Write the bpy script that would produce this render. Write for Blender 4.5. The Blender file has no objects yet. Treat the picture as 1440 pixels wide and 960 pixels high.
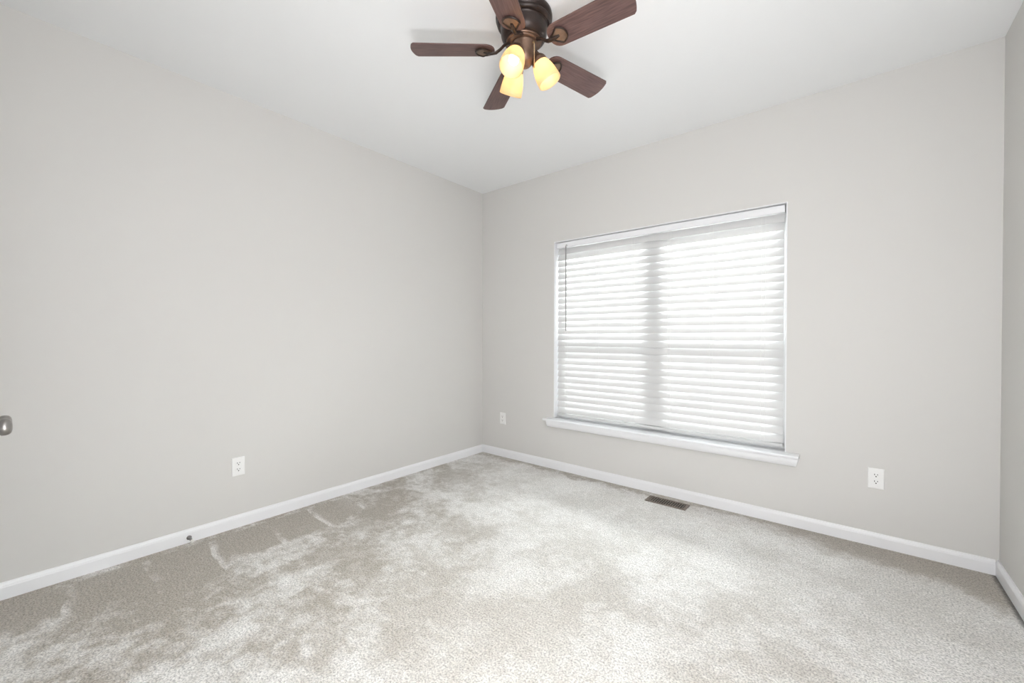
import bpy, bmesh, math, random
from mathutils import Vector, Matrix

random.seed(7)
S = bpy.context.scene
COL = S.collection
PI = math.pi

# ------------------------------------------------------------------ camera
CAM = Vector((3.0266, -3.2055, 1.2109))
YAW, PITCH, ROLL, FPX = -0.6858, -0.0085, 0.0015, 580.54
fw = Vector((math.sin(YAW) * math.cos(PITCH), math.cos(YAW) * math.cos(PITCH), math.sin(PITCH)))
rt = Vector((math.cos(YAW), -math.sin(YAW), 0.0))
up = rt.cross(fw)
cr, sr = math.cos(ROLL), math.sin(ROLL)
rt, up = cr * rt + sr * up, cr * up - sr * rt
cam_data = bpy.data.cameras.new('camera')
cam_data.sensor_fit = 'HORIZONTAL'
cam_data.sensor_width = 36.0
cam_data.lens = FPX * 36.0 / 1440.0
cam_data.clip_start = 0.01
cam = bpy.data.objects.new('camera', cam_data)
COL.objects.link(cam)
M = Matrix((rt, up, -fw)).transposed().to_4x4()
M.translation = CAM
cam.matrix_world = M
S.camera = cam

# ------------------------------------------------------------------ world, lights, exposure
S.view_settings.view_transform = 'Standard'
S.view_settings.look = 'None'
S.view_settings.gamma = 1.0
S.view_settings.use_curve_mapping = False
S.view_settings.exposure = 0.24

world = bpy.data.worlds.new('overcast_sky')
S.world = world
world.use_nodes = True
wn = world.node_tree.nodes
wl = world.node_tree.links
bg = wn['Background']
tc = wn.new('ShaderNodeTexCoord')
sep = wn.new('ShaderNodeSeparateXYZ')
ramp = wn.new('ShaderNodeValToRGB')
ramp.color_ramp.elements[0].position = 0.47
ramp.color_ramp.elements[0].color = (0.9, 0.9, 0.9, 1)
ramp.color_ramp.elements[1].position = 0.55
ramp.color_ramp.elements[1].color = (0.93, 0.97, 1.0, 1)
mr = wn.new('ShaderNodeMapRange')
mr.inputs['From Min'].default_value = -1
wl.new(tc.outputs['Generated'], sep.inputs[0])
wl.new(sep.outputs['Z'], mr.inputs['Value'])
wl.new(mr.outputs[0], ramp.inputs[0])
wl.new(ramp.outputs[0], bg.inputs['Color'])
bg.inputs['Strength'].default_value = 6.5


def area_light(name, loc, target, size, size_y, power, color=(1, 1, 1), portal=False):
    ld = bpy.data.lights.new(name, 'AREA')
    ld.shape = 'RECTANGLE'
    ld.size, ld.size_y = size, size_y
    ld.energy = power
    ld.color = color
    if portal:
        ld.cycles.is_portal = True
    o = bpy.data.objects.new(name, ld)
    COL.objects.link(o)
    o.location = loc
    d = Vector(target) - Vector(loc)
    o.rotation_euler = d.to_track_quat('-Z', 'Y').to_euler()
    return o


# bright overcast sky above the window, and an added unseen fill lamp in the doorway
area_light('sky_light', (2.0, 2.5, 3.5), (1.8, 0.1, 1.2), 6.0, 2.6, 5300, (0.95, 0.98, 1.0))
area_light('hall_fill', (2.98, -3.48, 1.3), (1.5, 0.0, 1.6), 0.85, 1.8, 13, (0.985, 0.99, 1.0))
# added unseen fill lamps: one at the left wall, one bounced off the ceiling
area_light('wall_fill', (3.50, -2.98, 1.75), (0.0, -1.6, 1.85), 0.45, 1.3, 22, (0.99, 0.985, 1.0))
area_light('ceiling_fill', (3.0, -3.12, 0.45), (0.6, -0.9, 2.4), 1.0, 0.3, 27, (0.985, 0.985, 1.0))


# ------------------------------------------------------------------ materials
def mat(name, color, rough=0.5, metal=0.0, **kw):
    m = bpy.data.materials.new(name)
    m.use_nodes = True
    b = m.node_tree.nodes['Principled BSDF']
    b.inputs['Base Color'].default_value = (*color, 1)
    b.inputs['Roughness'].default_value = rough
    b.inputs['Metallic'].default_value = metal
    for k, v in kw.items():
        b.inputs[k].default_value = v
    return m


def add_bump(m, scale, strength, dist=0.001, detail=4, coord='Object'):
    nt = m.node_tree
    t = nt.nodes.new('ShaderNodeTexCoord')
    n = nt.nodes.new('ShaderNodeTexNoise')
    n.inputs['Scale'].default_value = scale
    n.inputs['Detail'].default_value = detail
    b = nt.nodes.new('ShaderNodeBump')
    b.inputs['Strength'].default_value = strength
    b.inputs['Distance'].default_value = dist
    nt.links.new(t.outputs[coord], n.inputs['Vector'])
    nt.links.new(n.outputs['Fac'], b.inputs['Height'])
    nt.links.new(b.outputs['Normal'], nt.nodes['Principled BSDF'].inputs['Normal'])
    return n


def tint_noise(m, c1, c2, scale, stretch=(1, 1, 1), detail=4, lo=0.35, hi=0.65):
    nt = m.node_tree
    t = nt.nodes.new('ShaderNodeTexCoord')
    mp = nt.nodes.new('ShaderNodeMapping')
    mp.inputs['Scale'].default_value = stretch
    n = nt.nodes.new('ShaderNodeTexNoise')
    n.inputs['Scale'].default_value = scale
    n.inputs['Detail'].default_value = detail
    r = nt.nodes.new('ShaderNodeValToRGB')
    r.color_ramp.elements[0].position, r.color_ramp.elements[1].position = lo, hi
    r.color_ramp.elements[0].color = (*c1, 1)
    r.color_ramp.elements[1].color = (*c2, 1)
    nt.links.new(t.outputs['Object'], mp.inputs[0])
    nt.links.new(mp.outputs[0], n.inputs['Vector'])
    nt.links.new(n.outputs['Fac'], r.inputs[0])
    nt.links.new(r.outputs[0], nt.nodes['Principled BSDF'].inputs['Base Color'])


PAINT = mat('greige_wall_paint', (0.655, 0.645, 0.624), 0.62)
add_bump(PAINT, 260, 0.12, 0.0006)
CEIL = mat('white_ceiling_paint', (0.85, 0.86, 0.865), 0.8)
add_bump(CEIL, 300, 0.1, 0.0006)
TRIM = mat('white_semigloss_trim', (0.83, 0.835, 0.85), 0.32)
add_bump(TRIM, 90, 0.05, 0.0004)
VINYL = mat('white_window_vinyl', (0.7, 0.7, 0.7), 0.4)
add_bump(VINYL, 120, 0.03, 0.0003)
PLASTIC = mat('white_outlet_plastic', (0.86, 0.86, 0.85), 0.3)
add_bump(PLASTIC, 400, 0.03, 0.0002)
SLOT = mat('dark_slot', (0.015, 0.014, 0.013), 0.7)
add_bump(SLOT, 300, 0.1, 0.0002)
BRONZE = mat('oil_rubbed_bronze', (0.03, 0.02, 0.017), 0.36, 0.35)
tint_noise(BRONZE, (0.022, 0.014, 0.012), (0.042, 0.027, 0.022), 14)
FITTER = mat('brushed_bronze', (0.17, 0.105, 0.075), 0.38, 0.7)
tint_noise(FITTER, (0.14, 0.085, 0.06), (0.22, 0.14, 0.10), 20)
PLATE = mat('worn_bronze_plate', (0.2, 0.14, 0.105), 0.42, 0.55)
tint_noise(PLATE, (0.14, 0.095, 0.07), (0.22, 0.155, 0.115), 30)
BRASS = mat('aged_brass', (0.55, 0.40, 0.22), 0.3, 0.8)
tint_noise(BRASS, (0.5, 0.36, 0.2), (0.62, 0.46, 0.27), 60)
NICKEL = mat('satin_nickel', (0.46, 0.44, 0.42), 0.28, 1.0)
tint_noise(NICKEL, (0.33, 0.315, 0.30), (0.40, 0.385, 0.37), 60)
STEEL = mat('door_stop_steel', (0.22, 0.21, 0.21), 0.35, 0.9)
tint_noise(STEEL, (0.18, 0.17, 0.17), (0.28, 0.27, 0.27), 80)
RUBBER = mat('white_rubber', (0.8, 0.79, 0.76), 0.6)
add_bump(RUBBER, 200, 0.1, 0.0003)
REGISTER = mat('brown_register_steel', (0.2, 0.165, 0.135), 0.45, 0.3)
tint_noise(REGISTER, (0.15, 0.12, 0.095), (0.25, 0.21, 0.175), 40)
CORD = mat('white_cord', (0.82, 0.82, 0.80), 0.7)
add_bump(CORD, 500, 0.3, 0.0003)
WAND = mat('clear_grey_wand', (0.30, 0.30, 0.30), 0.25)
add_bump(WAND, 100, 0.05, 0.0003)
DOORP = mat('white_door_paint', (0.80, 0.80, 0.80), 0.4)
add_bump(DOORP, 150, 0.06, 0.0004)

# walnut fan blades: dark red-brown grain running along the blade
WALNUT = mat('walnut_blade', (0.14, 0.075, 0.06), 0.42)
tint_noise(WALNUT, (0.075, 0.041, 0.038), (0.165, 0.095, 0.086), 9, (1.2, 16, 6), 6, 0.3, 0.72)


def mix_translucent(name, color, tcolor, fac, rough):
    m = mat(name, color, rough)
    nt = m.node_tree
    b = nt.nodes['Principled BSDF']
    tr = nt.nodes.new('ShaderNodeBsdfTranslucent')
    tr.inputs['Color'].default_value = (*tcolor, 1)
    mx = nt.nodes.new('ShaderNodeMixShader')
    mx.inputs[0].default_value = fac
    nt.links.new(b.outputs[0], mx.inputs[1])
    nt.links.new(tr.outputs[0], mx.inputs[2])
    nt.links.new(mx.outputs[0], nt.nodes['Material Output'].inputs['Surface'])
    return m


SLAT = mix_translucent('white_blind_slat', (0.71, 0.71, 0.71), (0.9, 0.88, 0.86), 0.10, 0.38)
add_bump(SLAT, 60, 0.05, 0.0004)
AMBER = mix_translucent('amber_frosted_glass', (0.86, 0.69, 0.46), (1.0, 0.82, 0.56), 0.58, 0.25)
add_bump(AMBER, 50, 0.06, 0.0005)

GLASS = bpy.data.materials.new('window_glass')
GLASS.use_nodes = True
nt = GLASS.node_tree
nt.nodes.remove(nt.nodes['Principled BSDF'])
g1 = nt.nodes.new('ShaderNodeBsdfTransparent')
g1.inputs[0].default_value = (0.93, 0.95, 0.94, 1)
g2 = nt.nodes.new('ShaderNodeBsdfGlossy')
g2.inputs['Roughness'].default_value = 0.02
gm = nt.nodes.new('ShaderNodeMixShader')
gf = nt.nodes.new('ShaderNodeFresnel')
nt.links.new(gf.outputs[0], gm.inputs[0])
nt.links.new(g1.outputs[0], gm.inputs[1])
nt.links.new(g2.outputs[0], gm.inputs[2])
nt.links.new(gm.outputs[0], nt.nodes['Material Output'].inputs['Surface'])

BULB = bpy.data.materials.new('lit_bulb')
BULB.use_nodes = True
nt = BULB.node_tree
b = nt.nodes['Principled BSDF']
b.inputs['Base Color'].default_value = (1, 0.95, 0.85, 1)
b.inputs['Emission Color'].default_value = (1.0, 0.88, 0.70, 1)
b.inputs['Emission Strength'].default_value = 8.5


def carpet_material():
    m = mat('cut_pile_carpet', (0.55, 0.53, 0.49), 0.95)
    nt = m.node_tree
    N, L = nt.nodes, nt.links
    pb = N['Principled BSDF']
    pb.inputs['Specular IOR Level'].default_value = 0.1
    pb.inputs['Sheen Weight'].default_value = 0.25
    pb.inputs['Sheen Roughness'].default_value = 0.5
    co = N.new('ShaderNodeTexCoord')

    def noise(scale, detail=3, rough=0.5, dist=0.0, stretch=None, offs=(0, 0, 0)):
        mp = N.new('ShaderNodeMapping')
        mp.inputs['Location'].default_value = offs
        if stretch:
            mp.inputs['Scale'].default_value = stretch
        L.new(co.outputs['Object'], mp.inputs[0])
        n = N.new('ShaderNodeTexNoise')
        n.inputs['Scale'].default_value = scale
        n.inputs['Detail'].default_value = detail
        n.inputs['Roughness'].default_value = rough
        n.inputs['Distortion'].default_value = dist
        L.new(mp.outputs[0], n.inputs['Vector'])
        return n.outputs['Fac']

    def math_(op, a, b_=None, clamp=False):
        n = N.new('ShaderNodeMath')
        n.operation = op
        n.use_clamp = clamp
        for i, v in enumerate((a, b_)):
            if v is None:
                continue
            if isinstance(v, (int, float)):
                n.inputs[i].default_value = v
            else:
                L.new(v, n.inputs[i])
        return n.outputs[0]

    def mrange(v, a, b_, c, d, smooth=True):
        n = N.new('ShaderNodeMapRange')
        n.interpolation_type = 'SMOOTHSTEP' if smooth else 'LINEAR'
        for k, x in zip(('From Min', 'From Max', 'To Min', 'To Max'), (a, b_, c, d)):
            n.inputs[k].default_value = x
        L.new(v, n.inputs['Value'])
        return n.outputs[0]

    sp = N.new('ShaderNodeSeparateXYZ')
    L.new(co.outputs['Object'], sp.inputs[0])
    X, Y = sp.outputs['X'], sp.outputs['Y']
    # footprints and brushed pile: broad soft patches broken up by finer ones
    fine = noise(16, 4, 0.7, 0.2, None, (5, 9, 0))
    p1 = math_('ADD', math_('MULTIPLY', noise(2.3, 4, 0.6, 0.25), 0.72), math_('MULTIPLY', fine, 0.28))
    patch = mrange(p1, 0.42, 0.60, 0.0, 1.0)
    p2 = math_('ADD', math_('MULTIPLY', noise(6.0, 4, 0.6, 0.2, None, (3.1, 1.7, 0)), 0.65), math_('MULTIPLY', fine, 0.35))
    patch2 = mrange(p2, 0.38, 0.62, 0.0, 1.0)
    # vacuum strokes against the left wall: rectangular bands laid side by side
    wob = math_('MULTIPLY', math_('SUBTRACT', noise(3.0, 2), 0.5), 0.10)
    yy = math_('ADD', math_('ADD', Y, wob), math_('MULTIPLY', X, 0.06))
    lane = math_('FRACT', math_('DIVIDE', math_('ADD', yy, 10.0), 0.29))
    line = math_('MULTIPLY', mrange(lane, 0.0, 0.16, 1.0, 0.0), 1.0)
    lane_id = math_('FLOOR', math_('DIVIDE', math_('ADD', yy, 10.0), 0.29))
    wn_ = N.new('ShaderNodeTexWhiteNoise')
    wn_.noise_dimensions = '1D'
    L.new(lane_id, wn_.inputs['W'])
    xw = math_('ADD', X, math_('MULTIPLY', math_('SUBTRACT', noise(4.0, 3, 0.6, 0, None, (7, 2, 0)), 0.5), 0.5))
    reach = math_('ADD', 0.42, math_('MULTIPLY', wn_.outputs['Value'], 0.3))
    near = math_('SUBTRACT', 1.0, math_('DIVIDE', xw, reach), True)
    near = mrange(near, 0.0, 0.18, 0.0, 1.0)
    edge = mrange(X, 0.035, 0.085, 0.0, 1.0)
    back = mrange(Y, -1.25, -1.75, 0.0, 1.0)
    stroke = math_('MULTIPLY', math_('MULTIPLY', near, edge), math_('MULTIPLY', back, math_('SUBTRACT', 1.0, line)))
    # pile laid away on the walked side of the room, towards the viewer on the other
    side = mrange(math_('ADD', X, math_('MULTIPLY', Y, 0.55)), -0.9, 1.3, 1.0, 0.0)
    dark = math_('MULTIPLY', math_('SUBTRACT', 1.0, patch), mrange(side, 0, 1, 0.30, 0.80))
    dark = math_('ADD', dark, math_('MULTIPLY', math_('SUBTRACT', 1.0, patch2), mrange(side, 0, 1, 0.10, 0.42)))
    near_shade = mrange(math_('ADD', Y, math_('MULTIPLY', math_('SUBTRACT', p1, 0.5), 1.8)), -0.85, -1.75, 0.0, 0.36)  # painted darkening towards the viewer, holding back lamp light on the near carpet
    near_shade = math_('MULTIPLY', near_shade, mrange(side, 0.15, 0.75, 1.0, 0.35))
    dark = math_('ADD', math_('MULTIPLY', dark, 0.88), near_shade)
    dark = math_('MAXIMUM', dark, math_('MULTIPLY', stroke, math_('ADD', 0.78, math_('MULTIPLY', fine, 0.4))))
    # mottled darker corner by the right wall, darker strip along the window wall
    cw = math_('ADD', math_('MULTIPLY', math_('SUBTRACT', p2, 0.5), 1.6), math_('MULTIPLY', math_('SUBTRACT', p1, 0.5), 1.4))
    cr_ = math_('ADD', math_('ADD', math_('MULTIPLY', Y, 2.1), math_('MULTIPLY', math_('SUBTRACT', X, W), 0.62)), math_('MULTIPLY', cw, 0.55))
    corner_dark = mrange(cr_, -1.15, -0.62, 0.0, 0.95)
    dark = math_('MAXIMUM', dark, corner_dark)
    edge_dark = math_('MULTIPLY', mrange(math_('ADD', Y, math_('MULTIPLY', math_('SUBTRACT', p2, 0.5), 0.5)), -0.17, -0.05, 0.0, 1.0), mrange(fine, 0.35, 0.6, 0.6, 0.95))
    dark = math_('MAXIMUM', dark, edge_dark)
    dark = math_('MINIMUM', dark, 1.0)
    line_r = mrange(math_('ADD', X, math_('MULTIPLY', math_('SUBTRACT', fine, 0.5), 0.02)), W - 0.040, W - 0.016, 1.0, 0.25)  # thin soiling line along the right skirting
    # tuft grain
    vo = N.new('ShaderNodeTexVoronoi')
    vo.inputs['Scale'].default_value = 150
    vo.inputs['Randomness'].default_value = 1.0
    L.new(co.outputs['Object'], vo.inputs['Vector'])
    grain = noise(135, 3, 0.7)
    mid = noise(48, 3, 0.6, 0, (0.6, 1.6, 1))
    r = N.new('ShaderNodeMix')
    r.data_type = 'RGBA'
    r.inputs['A'].default_value = (0.85, 0.835, 0.81, 1)
    r.inputs['B'].default_value = (0.43, 0.39, 0.335, 1)
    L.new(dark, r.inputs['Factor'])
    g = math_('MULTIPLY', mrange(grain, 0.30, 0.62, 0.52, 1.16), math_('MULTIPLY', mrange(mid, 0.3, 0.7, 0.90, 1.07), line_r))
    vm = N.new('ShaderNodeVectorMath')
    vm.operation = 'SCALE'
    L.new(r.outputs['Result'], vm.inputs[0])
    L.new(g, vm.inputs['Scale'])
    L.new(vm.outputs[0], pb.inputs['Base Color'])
    h = math_('ADD', math_('MULTIPLY', grain, 1.0), math_('MULTIPLY', vo.outputs['Distance'], -0.6))
    bp = N.new('ShaderNodeBump')
    bp.inputs['Strength'].default_value = 0.55
    bp.inputs['Distance'].default_value = 0.006
    L.new(h, bp.inputs['Height'])
    L.new(bp.outputs[0], pb.inputs['Normal'])
    return m




# ------------------------------------------------------------------ mesh helpers
def box(bm, lo, hi, bevel=0.0, seg=2):
    r = bmesh.ops.create_cube(bm, size=1.0)
    vs = r['verts']
    for v in vs:
        v.co = Vector([lo[i] + (v.co[i] + 0.5) * (hi[i] - lo[i]) for i in range(3)])
    if bevel > 0:
        es = list({e for v in vs for e in v.link_edges})
        bmesh.ops.bevel(bm, geom=es, offset=bevel, segments=seg, affect='EDGES', profile=0.5)
    return vs


def prism(bm, pts, axis, a, b):
    """closed 2-D profile extruded along axis from a to b (profile in the other two axes, in order)."""
    oth = [i for i in range(3) if i != axis]

    def P(u, v, w):
        c = [0, 0, 0]
        c[oth[0]], c[oth[1]], c[axis] = u, v, w
        return bm.verts.new(c)
    A = [P(u, v, a) for u, v in pts]
    B = [P(u, v, b) for u, v in pts]
    n = len(pts)
    bm.faces.new(A)
    bm.faces.new(B[::-1])
    for i in range(n):
        bm.faces.new((A[i], B[i], B[(i + 1) % n], A[(i + 1) % n]))


def lathe(bm, prof, seg=48, mtx=None, close=False):
    """profile [(r, z)...] spun about z."""
    rings = []
    for r, z in prof:
        if r < 1e-6:
            rings.append([bm.verts.new((0, 0, z))])
        else:
            rings.append([bm.verts.new((r * math.cos(2 * PI * k / seg), r * math.sin(2 * PI * k / seg), z)) for k in range(seg)])
    pairs = list(zip(rings, rings[1:]))
    if close:
        pairs.append((rings[-1], rings[0]))
    for A, B in pairs:
        for k in range(seg):
            k2 = (k + 1) % seg
            if len(A) == 1 and len(B) == 1:
                continue
            if len(A) == 1:
                bm.faces.new((A[0], B[k2], B[k]))
            elif len(B) == 1:
                bm.faces.new((A[k], A[k2], B[0]))
            else:
                bm.faces.new((A[k], A[k2], B[k2], B[k]))
    if mtx is not None:
        for ring in rings:
            for v in ring:
                v.co = mtx @ v.co


def tube(bm, pts, rad, seg=10, flat=None):
    """swept tube through pts; rad a number or list; flat squashes the section's second axis."""
    pts = [Vector(p) for p in pts]
    n = len(pts)
    rads = rad if isinstance(rad, (list, tuple)) else [rad] * n
    rings = []
    ref = Vector((0, 0, 1))
    for i, p in enumerate(pts):
        d = (pts[min(i + 1, n - 1)] - pts[max(i - 1, 0)]).normalized()
        a = d.cross(ref)
        if a.length < 1e-4:
            a = d.cross(Vector((1, 0, 0)))
        a.normalize()
        b_ = a.cross(d).normalized()
        f = flat[i] if flat else 1.0
        rings.append([bm.verts.new(p + a * rads[i] * math.cos(2 * PI * k / seg) + b_ * rads[i] * f * math.sin(2 * PI * k / seg)) for k in range(seg)])
    for A, B in zip(rings, rings[1:]):
        for k in range(seg):
            bm.faces.new((A[k], A[(k + 1) % seg], B[(k + 1) % seg], B[k]))
    bm.faces.new(rings[0][::-1])
    bm.faces.new(rings[-1])


def obj(name, bm, m, parent=None, smooth=None, label=None):
    bmesh.ops.recalc_face_normals(bm, faces=bm.faces)
    me = bpy.data.meshes.new(name)
    bm.to_mesh(me)
    bm.free()
    me.materials.append(m)
    if smooth is not None:
        for p in me.polygons:
            p.use_smooth = True
        try:
            me.set_sharp_from_angle(angle=math.radians(smooth))
        except Exception:
            pass
    o = bpy.data.objects.new(name, me)
    COL.objects.link(o)
    if parent is not None:
        o.parent = parent
    if label:
        o['label'] = label
    return o


def struct(name, bm, m, label=None, cat=None, parent=None, smooth=None):
    o = obj(name, bm, m, parent, smooth)
    if parent is None:
        o['kind'] = 'structure'
        if label:
            o['label'] = label
        if cat:
            o['category'] = cat
    return o


def thing(name, label, cat, loc=(0, 0, 0), rot=(0, 0, 0), group=None, kind=None):
    o = bpy.data.objects.new(name, None)
    o.empty_display_size = 0.05
    COL.objects.link(o)
    o.location = loc
    o.rotation_euler = rot
    o['label'] = label
    o['category'] = cat
    if group:
        o['group'] = group
    if kind:
        o['kind'] = kind
    return o


NB = bmesh.new

# ------------------------------------------------------------------ room shell
W, H, D = 3.6255, 2.74, 3.265          # window wall length, height, depth to the wall behind the viewer
T = 0.13
WX0, WX1, WZ0, WZ1 = 0.905, 2.709, 0.450, 2.097   # window opening (stool lies in its bottom)
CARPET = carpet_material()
DX0, DX1, DZ = 2.53, 3.43, 2.06                   # open doorway behind the viewer

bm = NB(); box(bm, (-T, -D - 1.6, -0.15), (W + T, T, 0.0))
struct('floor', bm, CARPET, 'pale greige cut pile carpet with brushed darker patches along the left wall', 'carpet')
bm = NB(); box(bm, (-T, -D - 1.6, H), (W + T, T, H + 0.12))
struct('ceiling', bm, CEIL, 'flat white painted ceiling above the fan', 'ceiling')
bm = NB(); box(bm, (-T, -D - T, 0), (0, T, H))
struct('wall_left', bm, PAINT, 'light greige wall on the left with one outlet and a door stop', 'wall')
bm = NB(); box(bm, (W, -D - 1.6, 0), (W + T, T, H))
struct('wall_right', bm, PAINT, 'light greige wall at the right edge of the photo', 'wall')
bm = NB()
box(bm, (0, 0, 0), (WX0, T, H)); box(bm, (WX1, 0, 0), (W, T, H))
box(bm, (WX0, 0, 0), (WX1, T, WZ0)); box(bm, (WX0, 0, WZ1), (WX1, T, H))
struct('wall_back', bm, PAINT, 'light greige wall holding the wide blind-covered window', 'wall')
CX0, CX1, CZ = 0.277, 1.487, 2.05
bm = NB()
box(bm, (0, -D - T, 0), (CX0, -D, H)); box(bm, (CX1, -D - T, 0), (DX0, -D, H)); box(bm, (DX1, -D - T, 0), (W, -D, H))
box(bm, (CX0, -D - T, CZ), (CX1, -D, H)); box(bm, (DX0, -D - T, DZ), (DX1, -D, H))
struct('wall_front', bm, PAINT, 'light greige wall behind the viewer with closet doors and a doorway', 'wall')
bm = NB()
box(bm, (2.0, -D - 1.6, 0), (W, -D - 1.5, H)); box(bm, (1.9, -D - 1.6, 0), (2.0, -D - T, H))
struct('wall_hall', bm, PAINT, 'light greige hall wall beyond the doorway behind the viewer', 'wall')

# baseboards: flat board with an eased, stepped top
def base_profile(s):
    # (offset from wall, z); s = +1 or -1 direction into the room
    pts = [(0, 0), (0.014, 0), (0.014, 0.056), (0.0125, 0.060), (0.0125, 0.063), (0.010, 0.068), (0.0075, 0.0725), (0.006, 0.0777), (0, 0.0777)]
    return [(s * a, z) for a, z in pts]

bm = NB(); prism(bm, base_profile(1), 1, -D, 0.0)
struct('baseboard_left', bm, TRIM, 'white baseboard along the left wall', 'baseboard')
bm = NB(); prism(bm, base_profile(-1), 0, 0.0141, W - 0.0141)
struct('baseboard_back', bm, TRIM, 'white baseboard along the window wall', 'baseboard')
bm = NB(); prism(bm, [(W + a, z) for a, z in base_profile(-1)], 1, -D, 0.0)
struct('baseboard_right', bm, TRIM, 'white baseboard along the right wall', 'baseboard')
bm = NB()
for a, b_ in ((0.0141, CX0 - 0.06), (CX1 + 0.06, DX0 - 0.06), (DX1 + 0.06, W - 0.0141)):
    prism(bm, [(-D + a2, z) for a2, z in base_profile(1)], 0, a, b_)
struct('baseboard_front', bm, TRIM, 'white baseboard along the wall behind the viewer', 'baseboard')

# door casings behind the viewer (closet pair and open doorway)
def casing(bm, x0, x1, z1):
    w = 0.058
    for a, b_ in ((x0 - w, x0), (x1, x1 + w)):
        box(bm, (a, -D, 0), (b_, -D + 0.012, z1 + w), 0.003)
    box(bm, (x0, -D, z1), (x1, -D + 0.012, z1 + w), 0.003)

bm = NB(); casing(bm, CX0, CX1, CZ)
struct('trim_1', bm, TRIM, 'white casing around the closet doors behind the viewer', 'door casing')
bm = NB(); casing(bm, DX0, DX1, DZ)
struct('trim_2', bm, TRIM, 'white casing around the open doorway behind the viewer', 'door casing')

# closet doors: two panelled leaves, each with a flattened satin nickel knob seen in profile at the left edge
KX = (0.924, 0.838)
def closet_leaf(name, x0, x1, kx, label):
    t = thing(name, label, 'door', ((x0 + x1) / 2, -D, 0), kind='structure')
    cx = (x0 + x1) / 2
    bm = NB()
    hw = (x1 - x0) / 2
    box(bm, (-hw, -0.037, 0.012), (hw, -0.002, CZ - 0.004), 0.002)
    obj('door_leaf', bm, DOORP, t)
    for za, zb in ((0.22, 0.86), (1.06, 1.86)):
        bm = NB()
        box(bm, (-hw + 0.11, -0.006, za), (hw - 0.11, 0.0015, zb), 0.0035, 3)
        box(bm, (-hw + 0.15, -0.004, za + 0.04), (hw - 0.15, 0.004, zb - 0.04), 0.0035, 3)
        obj('raised_panel', bm, DOORP, t)
    mtx = Matrix.Translation((kx - cx, 0, 0.922)) @ Matrix.Rotation(-PI / 2, 4, 'X')
    bm = NB()
    lathe(bm, [(0, -0.002), (0.030, -0.002), (0.031, 0.003), (0.027, 0.008), (0.014, 0.011), (0.0105, 0.016), (0.0105, 0.034),
               (0.015, 0.037), (0.0235, 0.040), (0.0270, 0.046), (0.0272, 0.053), (0.0255, 0.060), (0.0205, 0.0655), (0.012, 0.068), (0, 0.0685)], 40, mtx)
    obj('door_knob', bm, NICKEL, t, 40, 'satin nickel round knob')
closet_leaf('door_1', 0.883, CX1 - 0.003, KX[0], 'white panel closet door with the nearer satin nickel knob at the left edge')
closet_leaf('door_2', CX0 + 0.003, 0.880, KX[1], 'white panel closet door with the farther satin nickel knob, half hidden behind the nearer')

# ------------------------------------------------------------------ window_1: twin double-hung vinyl unit, stool and apron
win = thing('window_1', 'wide white twin window with sill behind the closed blind', 'window', (0, 0, 0), kind='structure')
YF0, YF1 = 0.088, T
bm = NB()
# frame and drywall returns lined in white
f = 0.045
box(bm, (WX0, YF0, WZ0), (WX0 + f, YF1, WZ1), 0.003); box(bm, (WX1 - f, YF0, WZ0), (WX1, YF1, WZ1), 0.003)
box(bm, (WX0 + f, YF0, WZ1 - f), (WX1 - f, YF1, WZ1), 0.003); box(bm, (WX0 + f, YF0, WZ0), (WX1 - f, YF1, WZ0 + 0.06), 0.003)
obj('window_frame', bm, VINYL, win)
bm = NB()
box(bm, (1.762, YF0 - 0.012, WZ0 + 0.03), (1.862, YF1, WZ1 - f + 0.001), 0.003)
obj('mullion', bm, VINYL, win)
bm = NB()
box(bm, (WX0 - 0.0005, 0.0006, WZ0 + 0.02), (WX0 + 0.006, YF0, WZ1)); box(bm, (WX1 - 0.006, 0.0006, WZ0 + 0.02), (WX1 + 0.0005, YF0, WZ1))
box(bm, (WX0 + 0.006, 0.0006, WZ1 - 0.006), (WX1 - 0.006, YF0, WZ1 + 0.0005))
obj('jamb_return', bm, TRIM, win)
zm = 1.165
for x0, x1 in ((WX0 + f, 1.762), (1.862, WX1 - f)):
    for z0, z1, yo in ((WZ0 + 0.06, zm + 0.03, 0.0), (zm - 0.03, WZ1 - f, 0.016)):
        ya, yb = YF0 + 0.006 + yo, YF0 + 0.022 + yo
        s = 0.036
        bm = NB()
        box(bm, (x0, ya, z0), (x0 + s, yb, z1), 0.002); box(bm, (x1 - s, ya, z0), (x1, yb, z1), 0.002)
        box(bm, (x0 + s, ya, z0), (x1 - s, yb, z0 + 0.06), 0.002); box(bm, (x0 + s, ya, z1 - 0.06), (x1 - s, yb, z1), 0.002)
        sa = obj('sash', bm, VINYL, win)
        bm = NB()
        box(bm, (x0 + s, ya + 0.006, z0 + 0.06), (x1 - s, ya + 0.010, z1 - 0.06))
        obj('pane', bm, GLASS, sa)
bm = NB()
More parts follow.
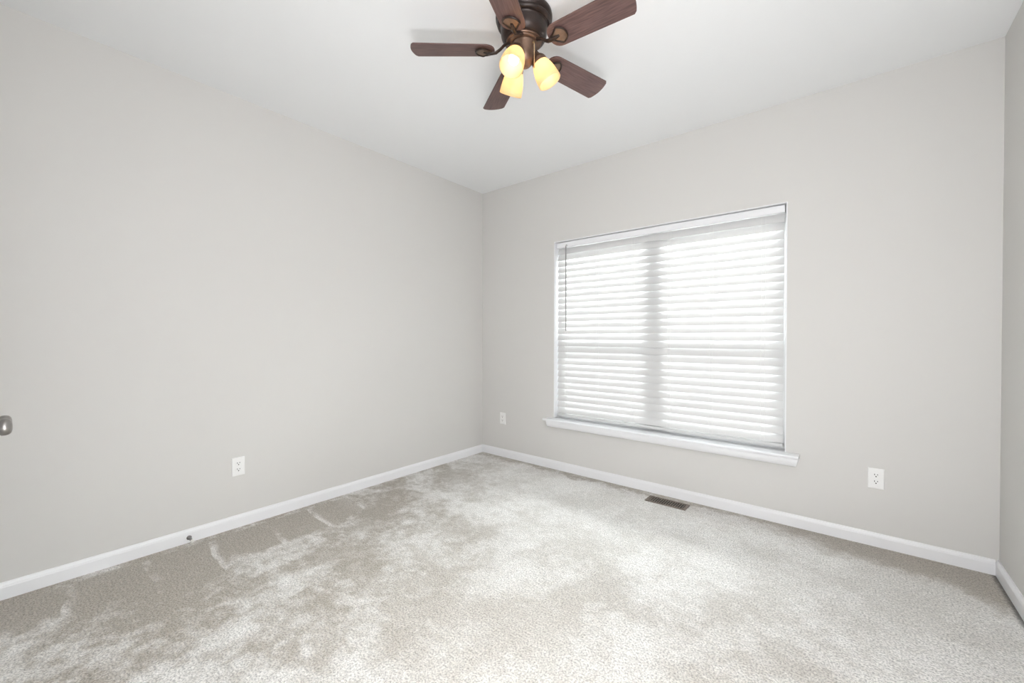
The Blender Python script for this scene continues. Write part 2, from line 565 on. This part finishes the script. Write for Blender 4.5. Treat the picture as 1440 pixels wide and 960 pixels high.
# stool: board with horns and a rounded nose
prism(bm, [(-0.078, 0.452), (0.087, 0.452), (0.087, 0.471), (-0.080, 0.471), (-0.085, 0.4685), (-0.087, 0.4635), (-0.085, 0.4555)], 0, 0.9055, 2.7085)
prism(bm, [(-0.078, 0.452), (-0.0002, 0.452), (-0.0002, 0.471), (-0.080, 0.471), (-0.085, 0.4685), (-0.087, 0.4635), (-0.085, 0.4555)], 0, 0.838, 0.9055)
prism(bm, [(-0.078, 0.452), (-0.0002, 0.452), (-0.0002, 0.471), (-0.080, 0.471), (-0.085, 0.4685), (-0.087, 0.4635), (-0.085, 0.4555)], 0, 2.7085, 2.784)
obj('window_sill', bm, TRIM, win)
bm = NB()
prism(bm, [(-0.0002, 0.452), (-0.081, 0.452), (-0.080, 0.444), (-0.076, 0.430), (-0.070, 0.416), (-0.064, 0.406), (-0.058, 0.4005), (-0.050, 0.398), (-0.0002, 0.398)], 0, 0.872, 2.782)
for v in bm.verts:                       # ends cut back towards the bottom
    if v.co.x > 2.0:
        v.co.x -= (0.452 - v.co.z) * 0.26
obj('apron', bm, TRIM, win)

# ------------------------------------------------------------------ window blind
BX0, BX1 = 0.921, 2.692
blind = thing('window_blind', 'closed white horizontal slat blind filling the wide window', 'blind', ((BX0 + BX1) / 2, 0.05, 0.48))
bx, bz = (BX0 + BX1) / 2, 0.48
hw = (BX1 - BX0) / 2
def bl(bm, lo, hi, bev=0.0):     # box in room coordinates moved into the blind's own space
    box(bm, (lo[0] - bx, lo[1] - 0.05, lo[2] - bz), (hi[0] - bx, hi[1] - 0.05, hi[2] - bz), bev)

bm = NB(); bl(bm, (BX0 + 0.002, 0.032, 2.044), (BX1 - 0.002, 0.080, 2.086), 0.002)
obj('headrail', bm, TRIM, blind)
bm = NB()
prism(bm, [(y - 0.05, z - bz) for y, z in ((0.0255, 2.040), (0.031, 2.040), (0.031, 2.087), (0.0255, 2.087), (0.023, 2.083), (0.0245, 2.072), (0.0245, 2.056), (0.023, 2.046))], 0, -hw, hw)
for sx in (-hw, hw - 0.004):
    box(bm, (sx, 0.031 - 0.05, 2.040 - bz), (sx + 0.004, 0.078 - 0.05, 2.087 - bz))
obj('valance', bm, TRIM, blind)

SW, ST, TILT, NSL = 0.0635, 0.0028, math.radians(69), 27
def slat_mesh():
    bm = NB()
    n = 8
    top, bot = [], []
    for i in range(n + 1):
        u = -SW / 2 + SW * i / n
        crown = 0.0035 * (1 - (2 * u / SW) ** 2)
        top.append((u, crown + ST / 2))
        bot.append((u, crown - ST / 2))
    pr = top + bot[::-1]
    # u = 0.. across the slat: local frame, lower edge towards the room
    ct, st_ = math.cos(TILT), math.sin(TILT)
    pts = [(u * ct - (-v) * st_ * -1, u * st_ + (-v) * -1 * ct * -1) for u, v in pr]
    pts = [(u * ct - v * st_, u * st_ + v * ct) for u, v in pr]
    prism(bm, pts, 0, -hw + 0.003, hw - 0.003)
    bmesh.ops.recalc_face_normals(bm, faces=bm.faces)
    me = bpy.data.meshes.new('slat')
    bm.to_mesh(me); bm.free()
    me.materials.append(SLAT)
    for p in me.polygons:
        p.use_smooth = True
    me.set_sharp_from_angle(angle=math.radians(30))
    return me

sm = slat_mesh()
PITCHZ = 0.0562
for i in range(NSL):
    o = bpy.data.objects.new('slat', sm)
    COL.objects.link(o)
    o.parent = blind
    zlow = 1.980 - PITCHZ * i
    o.location = (0, 0.047 - 0.05, zlow + SW / 2 * math.sin(TILT) - bz)
    o.rotation_euler = (random.uniform(-0.02, 0.02), 0, 0)
bm = NB()
bl(bm, (BX0 + 0.003, 0.022, 0.493), (BX1 - 0.003, 0.074, 0.514), 0.004)
obj('bottom_rail', bm, SLAT, blind)
for x in (1.02, 1.334, 1.655, 1.945, 2.247, 2.572):
    bm = NB()
    for dx in (-0.012, 0.012):
        tube(bm, [(x + dx - bx, 0.0305 - 0.05, 2.045 - bz), (x + dx - bx, 0.0290 - 0.05, 1.9 - bz), (x + dx - bx, 0.0290 - 0.05, 0.6 - bz), (x + dx - bx, 0.0275 - 0.05, 0.503 - bz)], 0.0007, 6)
    obj('ladder_cord', bm, CORD, blind)
bm = NB()
wx = 1.033
tube(bm, [(wx - bx, 0.020 - 0.05, 2.052 - bz), (wx - bx, 0.006 - 0.05, 2.056 - bz), (wx - bx, -0.001 - 0.05, 2.050 - bz), (wx - bx, -0.002 - 0.05, 2.035 - bz)], 0.0022, 8)
obj('wand_hook', bm, STEEL, blind)
bm = NB()
tube(bm, [(wx - bx, -0.002 - 0.05, 2.040 - bz), (wx + 0.001 - bx, -0.002 - 0.05, 1.66 - bz), (wx + 0.002 - bx, -0.002 - 0.05, 1.275 - bz)], 0.005, 8)
obj('tilt_wand', bm, WAND, blind, 60, 'thin grey tilt wand')
bm = NB()
tube(bm, [(0.955 - bx, 0.026 - 0.05, 2.042 - bz), (0.947 - bx, 0.012 - 0.05, 2.01 - bz), (0.938 - bx, 0.010 - 0.05, 1.96 - bz), (0.934 - bx, 0.016 - 0.05, 1.92 - bz)], 0.0012, 6)
obj('pull_cord', bm, CORD, blind)

# ------------------------------------------------------------------ ceiling fan
FX, FY = 1.819, -1.644
fan = thing('ceiling_fan', 'dark bronze ceiling fan with five walnut blades and three lit amber glass shades', 'ceiling fan', (FX, FY, H))
ZB = 2.575 - H                # blade plane, measured from the ceiling
bm = NB()
lathe(bm, [(0, 0), (0.128, 0), (0.133, -0.004), (0.1345, -0.012), (0.1335, -0.024), (0.129, -0.030), (0.126, -0.033), (0.1275, -0.037), (0.1275, -0.043), (0.124, -0.048), (0.117, -0.051), (0, -0.051)], 64)
obj('ceiling_canopy', bm, BRONZE, fan, 35)
bm = NB()
lathe(bm, [(0, -0.050), (0.112, -0.050), (0.1125, -0.056), (0.110, -0.059), (0.109, -0.063), (0.109, -0.090), (0.107, -0.101), (0.102, -0.111), (0.094, -0.119), (0.088, -0.122), (0, -0.122)], 64)
obj('motor_housing', bm, BRONZE, fan, 35)
bm = NB()
lathe(bm, [(0, -0.121), (0.082, -0.121), (0.084, -0.124), (0.084, -0.129), (0.081, -0.132), (0.074, -0.133), (0.070, -0.137), (0.066, -0.138), (0, -0.138)], 64)
obj('flywheel', bm, FITTER, fan, 35)
bm = NB()
lathe(bm, [(0, -0.137), (0.056, -0.137), (0.058, -0.141), (0.057, -0.146), (0.055, -0.150), (0.053, -0.185), (0.050, -0.205), (0.044, -0.220), (0.034, -0.232), (0.021, -0.239), (0.012, -0.241), (0.009, -0.246), (0.005, -0.250), (0, -0.251)], 48)
obj('switch_housing', bm, FITTER, fan, 35)

def blade_mesh():
    bm = NB()
    out = []
    w0, w1, r0, r1 = 0.060, 0.0665, 0.138, 0.518
    # root: half round; sides: slight flare; tip: shallow arc with small corner radii
    for k in range(13):
        a = PI / 2 + PI * k / 12
        out.append((r0 + 0.050 + 0.050 * math.cos(a), w0 * math.copysign(abs(math.sin(a)) ** 0.8, math.sin(a))))
    tip = []
    for k in range(15):
        s = -1 + 2 * k / 14
        e = 0.0
        if abs(s) > 0.9:
            e = 0.006 * ((abs(s) - 0.9) / 0.1) ** 2
        tip.append((r1 + 0.016 * (1 - s * s) - e, s * w1))
    out += tip
    th = 0.0055
    A = [bm.verts.new((x, y, -th / 2)) for x, y in out]
    B = [bm.verts.new((x, y, th / 2)) for x, y in out]
    bm.faces.new(A[::-1]); bm.faces.new(B)
    for i in range(len(out)):
        j = (i + 1) % len(out)
        bm.faces.new((A[i], A[j], B[j], B[i]))
    bmesh.ops.recalc_face_normals(bm, faces=bm.faces)
    es = [e for e in bm.edges if abs(e.verts[0].co.z - e.verts[1].co.z) < 1e-6]
    bmesh.ops.bevel(bm, geom=es, offset=0.0012, segments=2, affect='EDGES')
    return bm

def iron_mesh(plate):
    """shield-shaped plate under the blade root with a raised rim, on a curved arm to the flywheel (blade-local x = radius)."""
    bm = NB()
    out = []
    n = 20
    for k in range(n + 1):           # outer arc of the shield
        a = -1.0 + 2.0 * k / n
        out.append((0.172 + 0.056 * math.cos(a * 1.15), 0.040 * math.sin(a * 1.25) / math.sin(1.25)))
    out += [(0.178, 0.026), (0.160, 0.012), (0.150, 0.009), (0.150, -0.009), (0.160, -0.012), (0.178, -0.026)]
    # plate
    z0, z1 = -0.0085, -0.0035
    A = [bm.verts.new((x, y, z0)) for x, y in out]
    B = [bm.verts.new((x, y, z1)) for x, y in out]
    bm.faces.new(A[::-1]); bm.faces.new(B)
    for i in range(len(out)):
        j = (i + 1) % len(out)
        bm.faces.new((A[i], A[j], B[j], B[i]))
    if plate:
        return bm
    bm.free()
    bm = NB()
    # raised rim following the outer edge
    rim_pts = [(0.152, -0.010, -0.009), (0.162, -0.014, -0.009), (0.178, -0.027, -0.009)] + [(x, y, -0.009) for x, y in out[:n + 1]] + [(0.178, 0.027, -0.009), (0.162, 0.014, -0.009), (0.152, 0.010, -0.009)]
    tube(bm, rim_pts, 0.0042, 8)
    # arm sweeping up to the flywheel
    arm = [(0.192, 0, -0.0095), (0.172, 0, -0.0125), (0.152, 0, -0.0135), (0.132, 0, -0.010), (0.112, 0, 0.004), (0.095, 0, 0.020), (0.076, 0, 0.029), (0.066, 0, 0.030)]
    tube(bm, arm, [0.006, 0.009, 0.0105, 0.0105, 0.0105, 0.011, 0.012, 0.012], 12, [0.5, 0.55, 0.6, 0.6, 0.6, 0.55, 0.45, 0.4])
    return bm

btilt = math.radians(-12.7)
ph0 = math.radians(220.0)
bl_me = ir_me = None
for k in range(5):
    th = ph0 + k * 2 * PI / 5
    tm = math.radians(12.7)
    if k == 0:
        ob = obj('blade', blade_mesh(), WALNUT, fan, 30)
        oi = obj('blade_iron', iron_mesh(False), BRONZE, ob, 40)
        op = obj('iron_plate', iron_mesh(True), PLATE, ob, 40)
        bl_me, ir_me, pl_me = ob.data, oi.data, op.data
    else:
        ob = bpy.data.objects.new('blade', bl_me); COL.objects.link(ob); ob.parent = fan
        oi = bpy.data.objects.new('blade_iron', ir_me); COL.objects.link(oi); oi.parent = ob
        op = bpy.data.objects.new('iron_plate', pl_me); COL.objects.link(op); op.parent = ob
    ob.location = (0, 0, ZB)
    ob.rotation_euler = (Matrix.Rotation(th, 3, 'Z') @ Matrix.Rotation(btilt, 3, 'X')).to_euler()

# light kit
SPH, R0, Z0, SL, AL = 0.702, 0.075, 2.521 - H, 0.104, math.radians(28)
def shade_bm(mtx):
    bm = NB()
    o = [(0.030, 0.004), (0.034, 0.0), (0.0385, -0.008), (0.044, -0.022), (0.049, -0.040), (0.0525, -0.058), (0.0545, -0.076), (0.0555, -0.090), (0.056, -0.104)]
    i = [(r - 0.0035, z) for r, z in o[::-1]]
    lathe(bm, o + [(0.0545, -0.1055)] + i[:-1] + [(0.0275, 0.004)], 48, mtx, True)
    return bm

for k in range(3):
    th = SPH + k * 2 * PI / 3
    rot = Matrix.Rotation(th, 4, 'Z') @ Matrix.Rotation(-AL, 4, 'Y')
    mtx = Matrix.Translation((R0 * math.cos(th), R0 * math.sin(th), Z0)) @ rot
    bm = NB()
    c, s = math.cos(th), math.sin(th)
    ax = mtx.to_3x3() @ Vector((0, 0, 1))
    neck = mtx @ Vector((0, 0, 0.045))
    tube(bm, [(0.040 * c, 0.040 * s, -0.172), (0.050 * c, 0.050 * s, -0.170), neck, mtx @ Vector((0, 0, 0.02))], [0.009, 0.010, 0.012, 0.012], 12)
    lathe(bm, [(0, 0.040), (0.014, 0.040), (0.020, 0.034), (0.026, 0.026), (0.033, 0.018), (0.0365, 0.010), (0.0375, 0.0), (0.0375, -0.006), (0.0355, -0.006), (0.0355, 0.004), (0, 0.006)], 40, mtx)
    ah = obj('lamp_holder', bm, FITTER, fan, 40)
    sh = obj('lamp_shade', shade_bm(mtx), AMBER, fan, 50, 'glowing amber frosted glass shade')
    bm = NB()
    lathe(bm, [(0, 0.004), (0.010, 0.003), (0.011, -0.012), (0.014, -0.020), (0.019, -0.030), (0.0225, -0.042), (0.0235, -0.052), (0.0215, -0.062), (0.016, -0.070), (0.008, -0.0745), (0, -0.0755)], 28, mtx)
    obj('light_bulb', bm, BULB, sh, 60)

# pull chain hanging from a small brass-bronze switch on the near right of the housing
pa = math.radians(0.0)
pd = Vector((math.cos(pa), math.sin(pa), 0))
pc = pd * 0.052
bm = NB()
tube(bm, [tuple(pc + Vector((0, 0, -0.150))), tuple(pc + pd * 0.010 + Vector((0, 0, -0.150)))], 0.005, 12)
for i in range(24):
    bmesh.ops.create_uvsphere(bm, u_segments=8, v_segments=6, radius=0.0026, matrix=Matrix.Translation(pc + pd * 0.009 + Vector((0, 0, -0.157 - i * 0.0041))))
tube(bm, [tuple(pc + pd * 0.009 + Vector((0, 0, -0.256))), tuple(pc + pd * 0.009 + Vector((0, 0, -0.270)))], [0.002, 0.0035], 8)
obj('pull_chain', bm, BRASS, fan, 60)

# ------------------------------------------------------------------ wall outlets
def outlet(loc, rz, label, sx=1.0):
    """local: x along wall, y out of the wall towards -y, z up; origin at plate centre on the wall."""
    t = thing('wall_outlet', label, 'outlet', loc, (0, 0, rz), 'wall outlets')
    bm = NB()
    w, h, d = 0.0365, 0.059, 0.006
    # plate with a soft pillow edge
    prof = [(1.0, 0.0), (1.0, 0.0018), (0.965, 0.0045), (0.90, d)]
    rings = []
    for s, y in prof:
        ins = (1 - s) * 0.04
        rings.append([bm.verts.new((x * (w - ins), -y, z * (h - ins))) for x, z in ((-1, -1), (1, -1), (1, 1), (-1, 1))])
    for A, B in zip(rings, rings[1:]):
        for k in range(4):
            bm.faces.new((A[k], A[(k + 1) % 4], B[(k + 1) % 4], B[k]))
    bm.faces.new(rings[0][::-1]); bm.faces.new(rings[-1])
    obj('cover_plate', bm, PLASTIC, t)
    for zc in (0.0195, -0.0195):
        bm = NB()
        pts = []
        for k in range(36):
            a = 2 * PI * k / 36
            x, z = 0.0172 * math.cos(a), 0.0172 * math.sin(a)
            pts.append((x, max(-0.0138, min(0.0138, z)) + zc))
        prism(bm, pts, 1, -0.0085, -0.005)
        rc = obj('receptacle', bm, PLASTIC, t)
        bm = NB()
        box(bm, (-0.0082, -0.0088, zc + 0.0002), (-0.0050, -0.0080, zc + 0.0085))
        box(bm, (0.0050, -0.0088, zc + 0.0012), (0.0082, -0.0080, zc + 0.0080))
        lathe(bm, [(0, -0.0004), (0.0034, -0.0004), (0.0034, 0.0004), (0, 0.0004)], 14, Matrix.Translation((0, -0.0084, zc - 0.0068)) @ Matrix.Rotation(PI / 2, 4, 'X'))
        obj('slot', bm, SLOT, rc)
    bm = NB()
    lathe(bm, [(0, 0), (0.0034, 0), (0.0030, 0.0009), (0, 0.0012)], 16, Matrix.Translation((0, -d, 0)) @ Matrix.Rotation(PI / 2, 4, 'X'))
    obj('screw', bm, PLASTIC, t)
    return t

outlet((0, -2.2745, 0.387), PI / 2, 'white duplex outlet on the left wall above the baseboard')
outlet((0.286, 0, 0.389), 0, 'small-looking white duplex outlet in the far corner, left of the window')
outlet((3.150, 0, 0.395), 0, 'white duplex outlet right of the window near the right corner')

# ------------------------------------------------------------------ floor register
reg = thing('floor_vent', 'dark brown slotted floor vent in the carpet below the window', 'floor vent', (1.994, -0.143, 0))
bm = NB()
hx, hy, b_ = 0.146, 0.058, 0.014
for lo, hi in (((-hx, -hy, 0), (hx, -hy + b_, 0.006)), ((-hx, hy - b_, 0), (hx, hy, 0.006)), ((-hx, -hy + b_, 0), (-hx + 0.022, hy - b_, 0.006)), ((hx - 0.022, -hy + b_, 0), (hx, hy - b_, 0.006))):
    box(bm, lo, hi, 0.0015)
obj('frame', bm, REGISTER, reg)
n = 15
for i in range(n):
    x = -hx + 0.022 + (2 * hx - 0.044) * (i + 0.5) / n
    bm = NB()
    box(bm, (x - 0.0036, -hy + b_ - 0.0005, 0.001), (x + 0.0036, hy - b_ + 0.0005, 0.0055), 0.0006, 1)
    obj('louver', bm, REGISTER, reg)
bm = NB()
box(bm, (-hx + 0.004, -hy + 0.004, 0.0002), (hx - 0.004, hy - 0.004, 0.0012))
obj('duct_opening', bm, SLOT, reg)

# ------------------------------------------------------------------ door stop on the left baseboard
stop = thing('door_stop', 'small metal door stop with a white tip on the left baseboard', 'door stop', (0.0138, -2.533, 0.030), (0, 0, 0))
RX = Matrix.Rotation(PI / 2, 4, 'Y')
bm = NB(); lathe(bm, [(0, 0), (0.0125, 0), (0.0128, 0.003), (0.010, 0.007), (0.006, 0.010), (0, 0.0105)], 28, RX)
obj('base', bm, STEEL, stop, 40)
bm = NB()
pts = []
for i in range(121):
    a = i / 120 * 2 * PI * 11
    pts.append((0.008 + 0.052 * i / 120, 0.0055 * math.cos(a), 0.0055 * math.sin(a)))
tube(bm, pts, 0.0013, 6)
obj('spring', bm, STEEL, stop, 60)
bm = NB(); lathe(bm, [(0, 0.058), (0.0070, 0.058), (0.0085, 0.061), (0.0085, 0.070), (0.0068, 0.075), (0, 0.076)], 24, RX)
obj('rubber_tip', bm, RUBBER, stop, 40, 'white rubber tip')
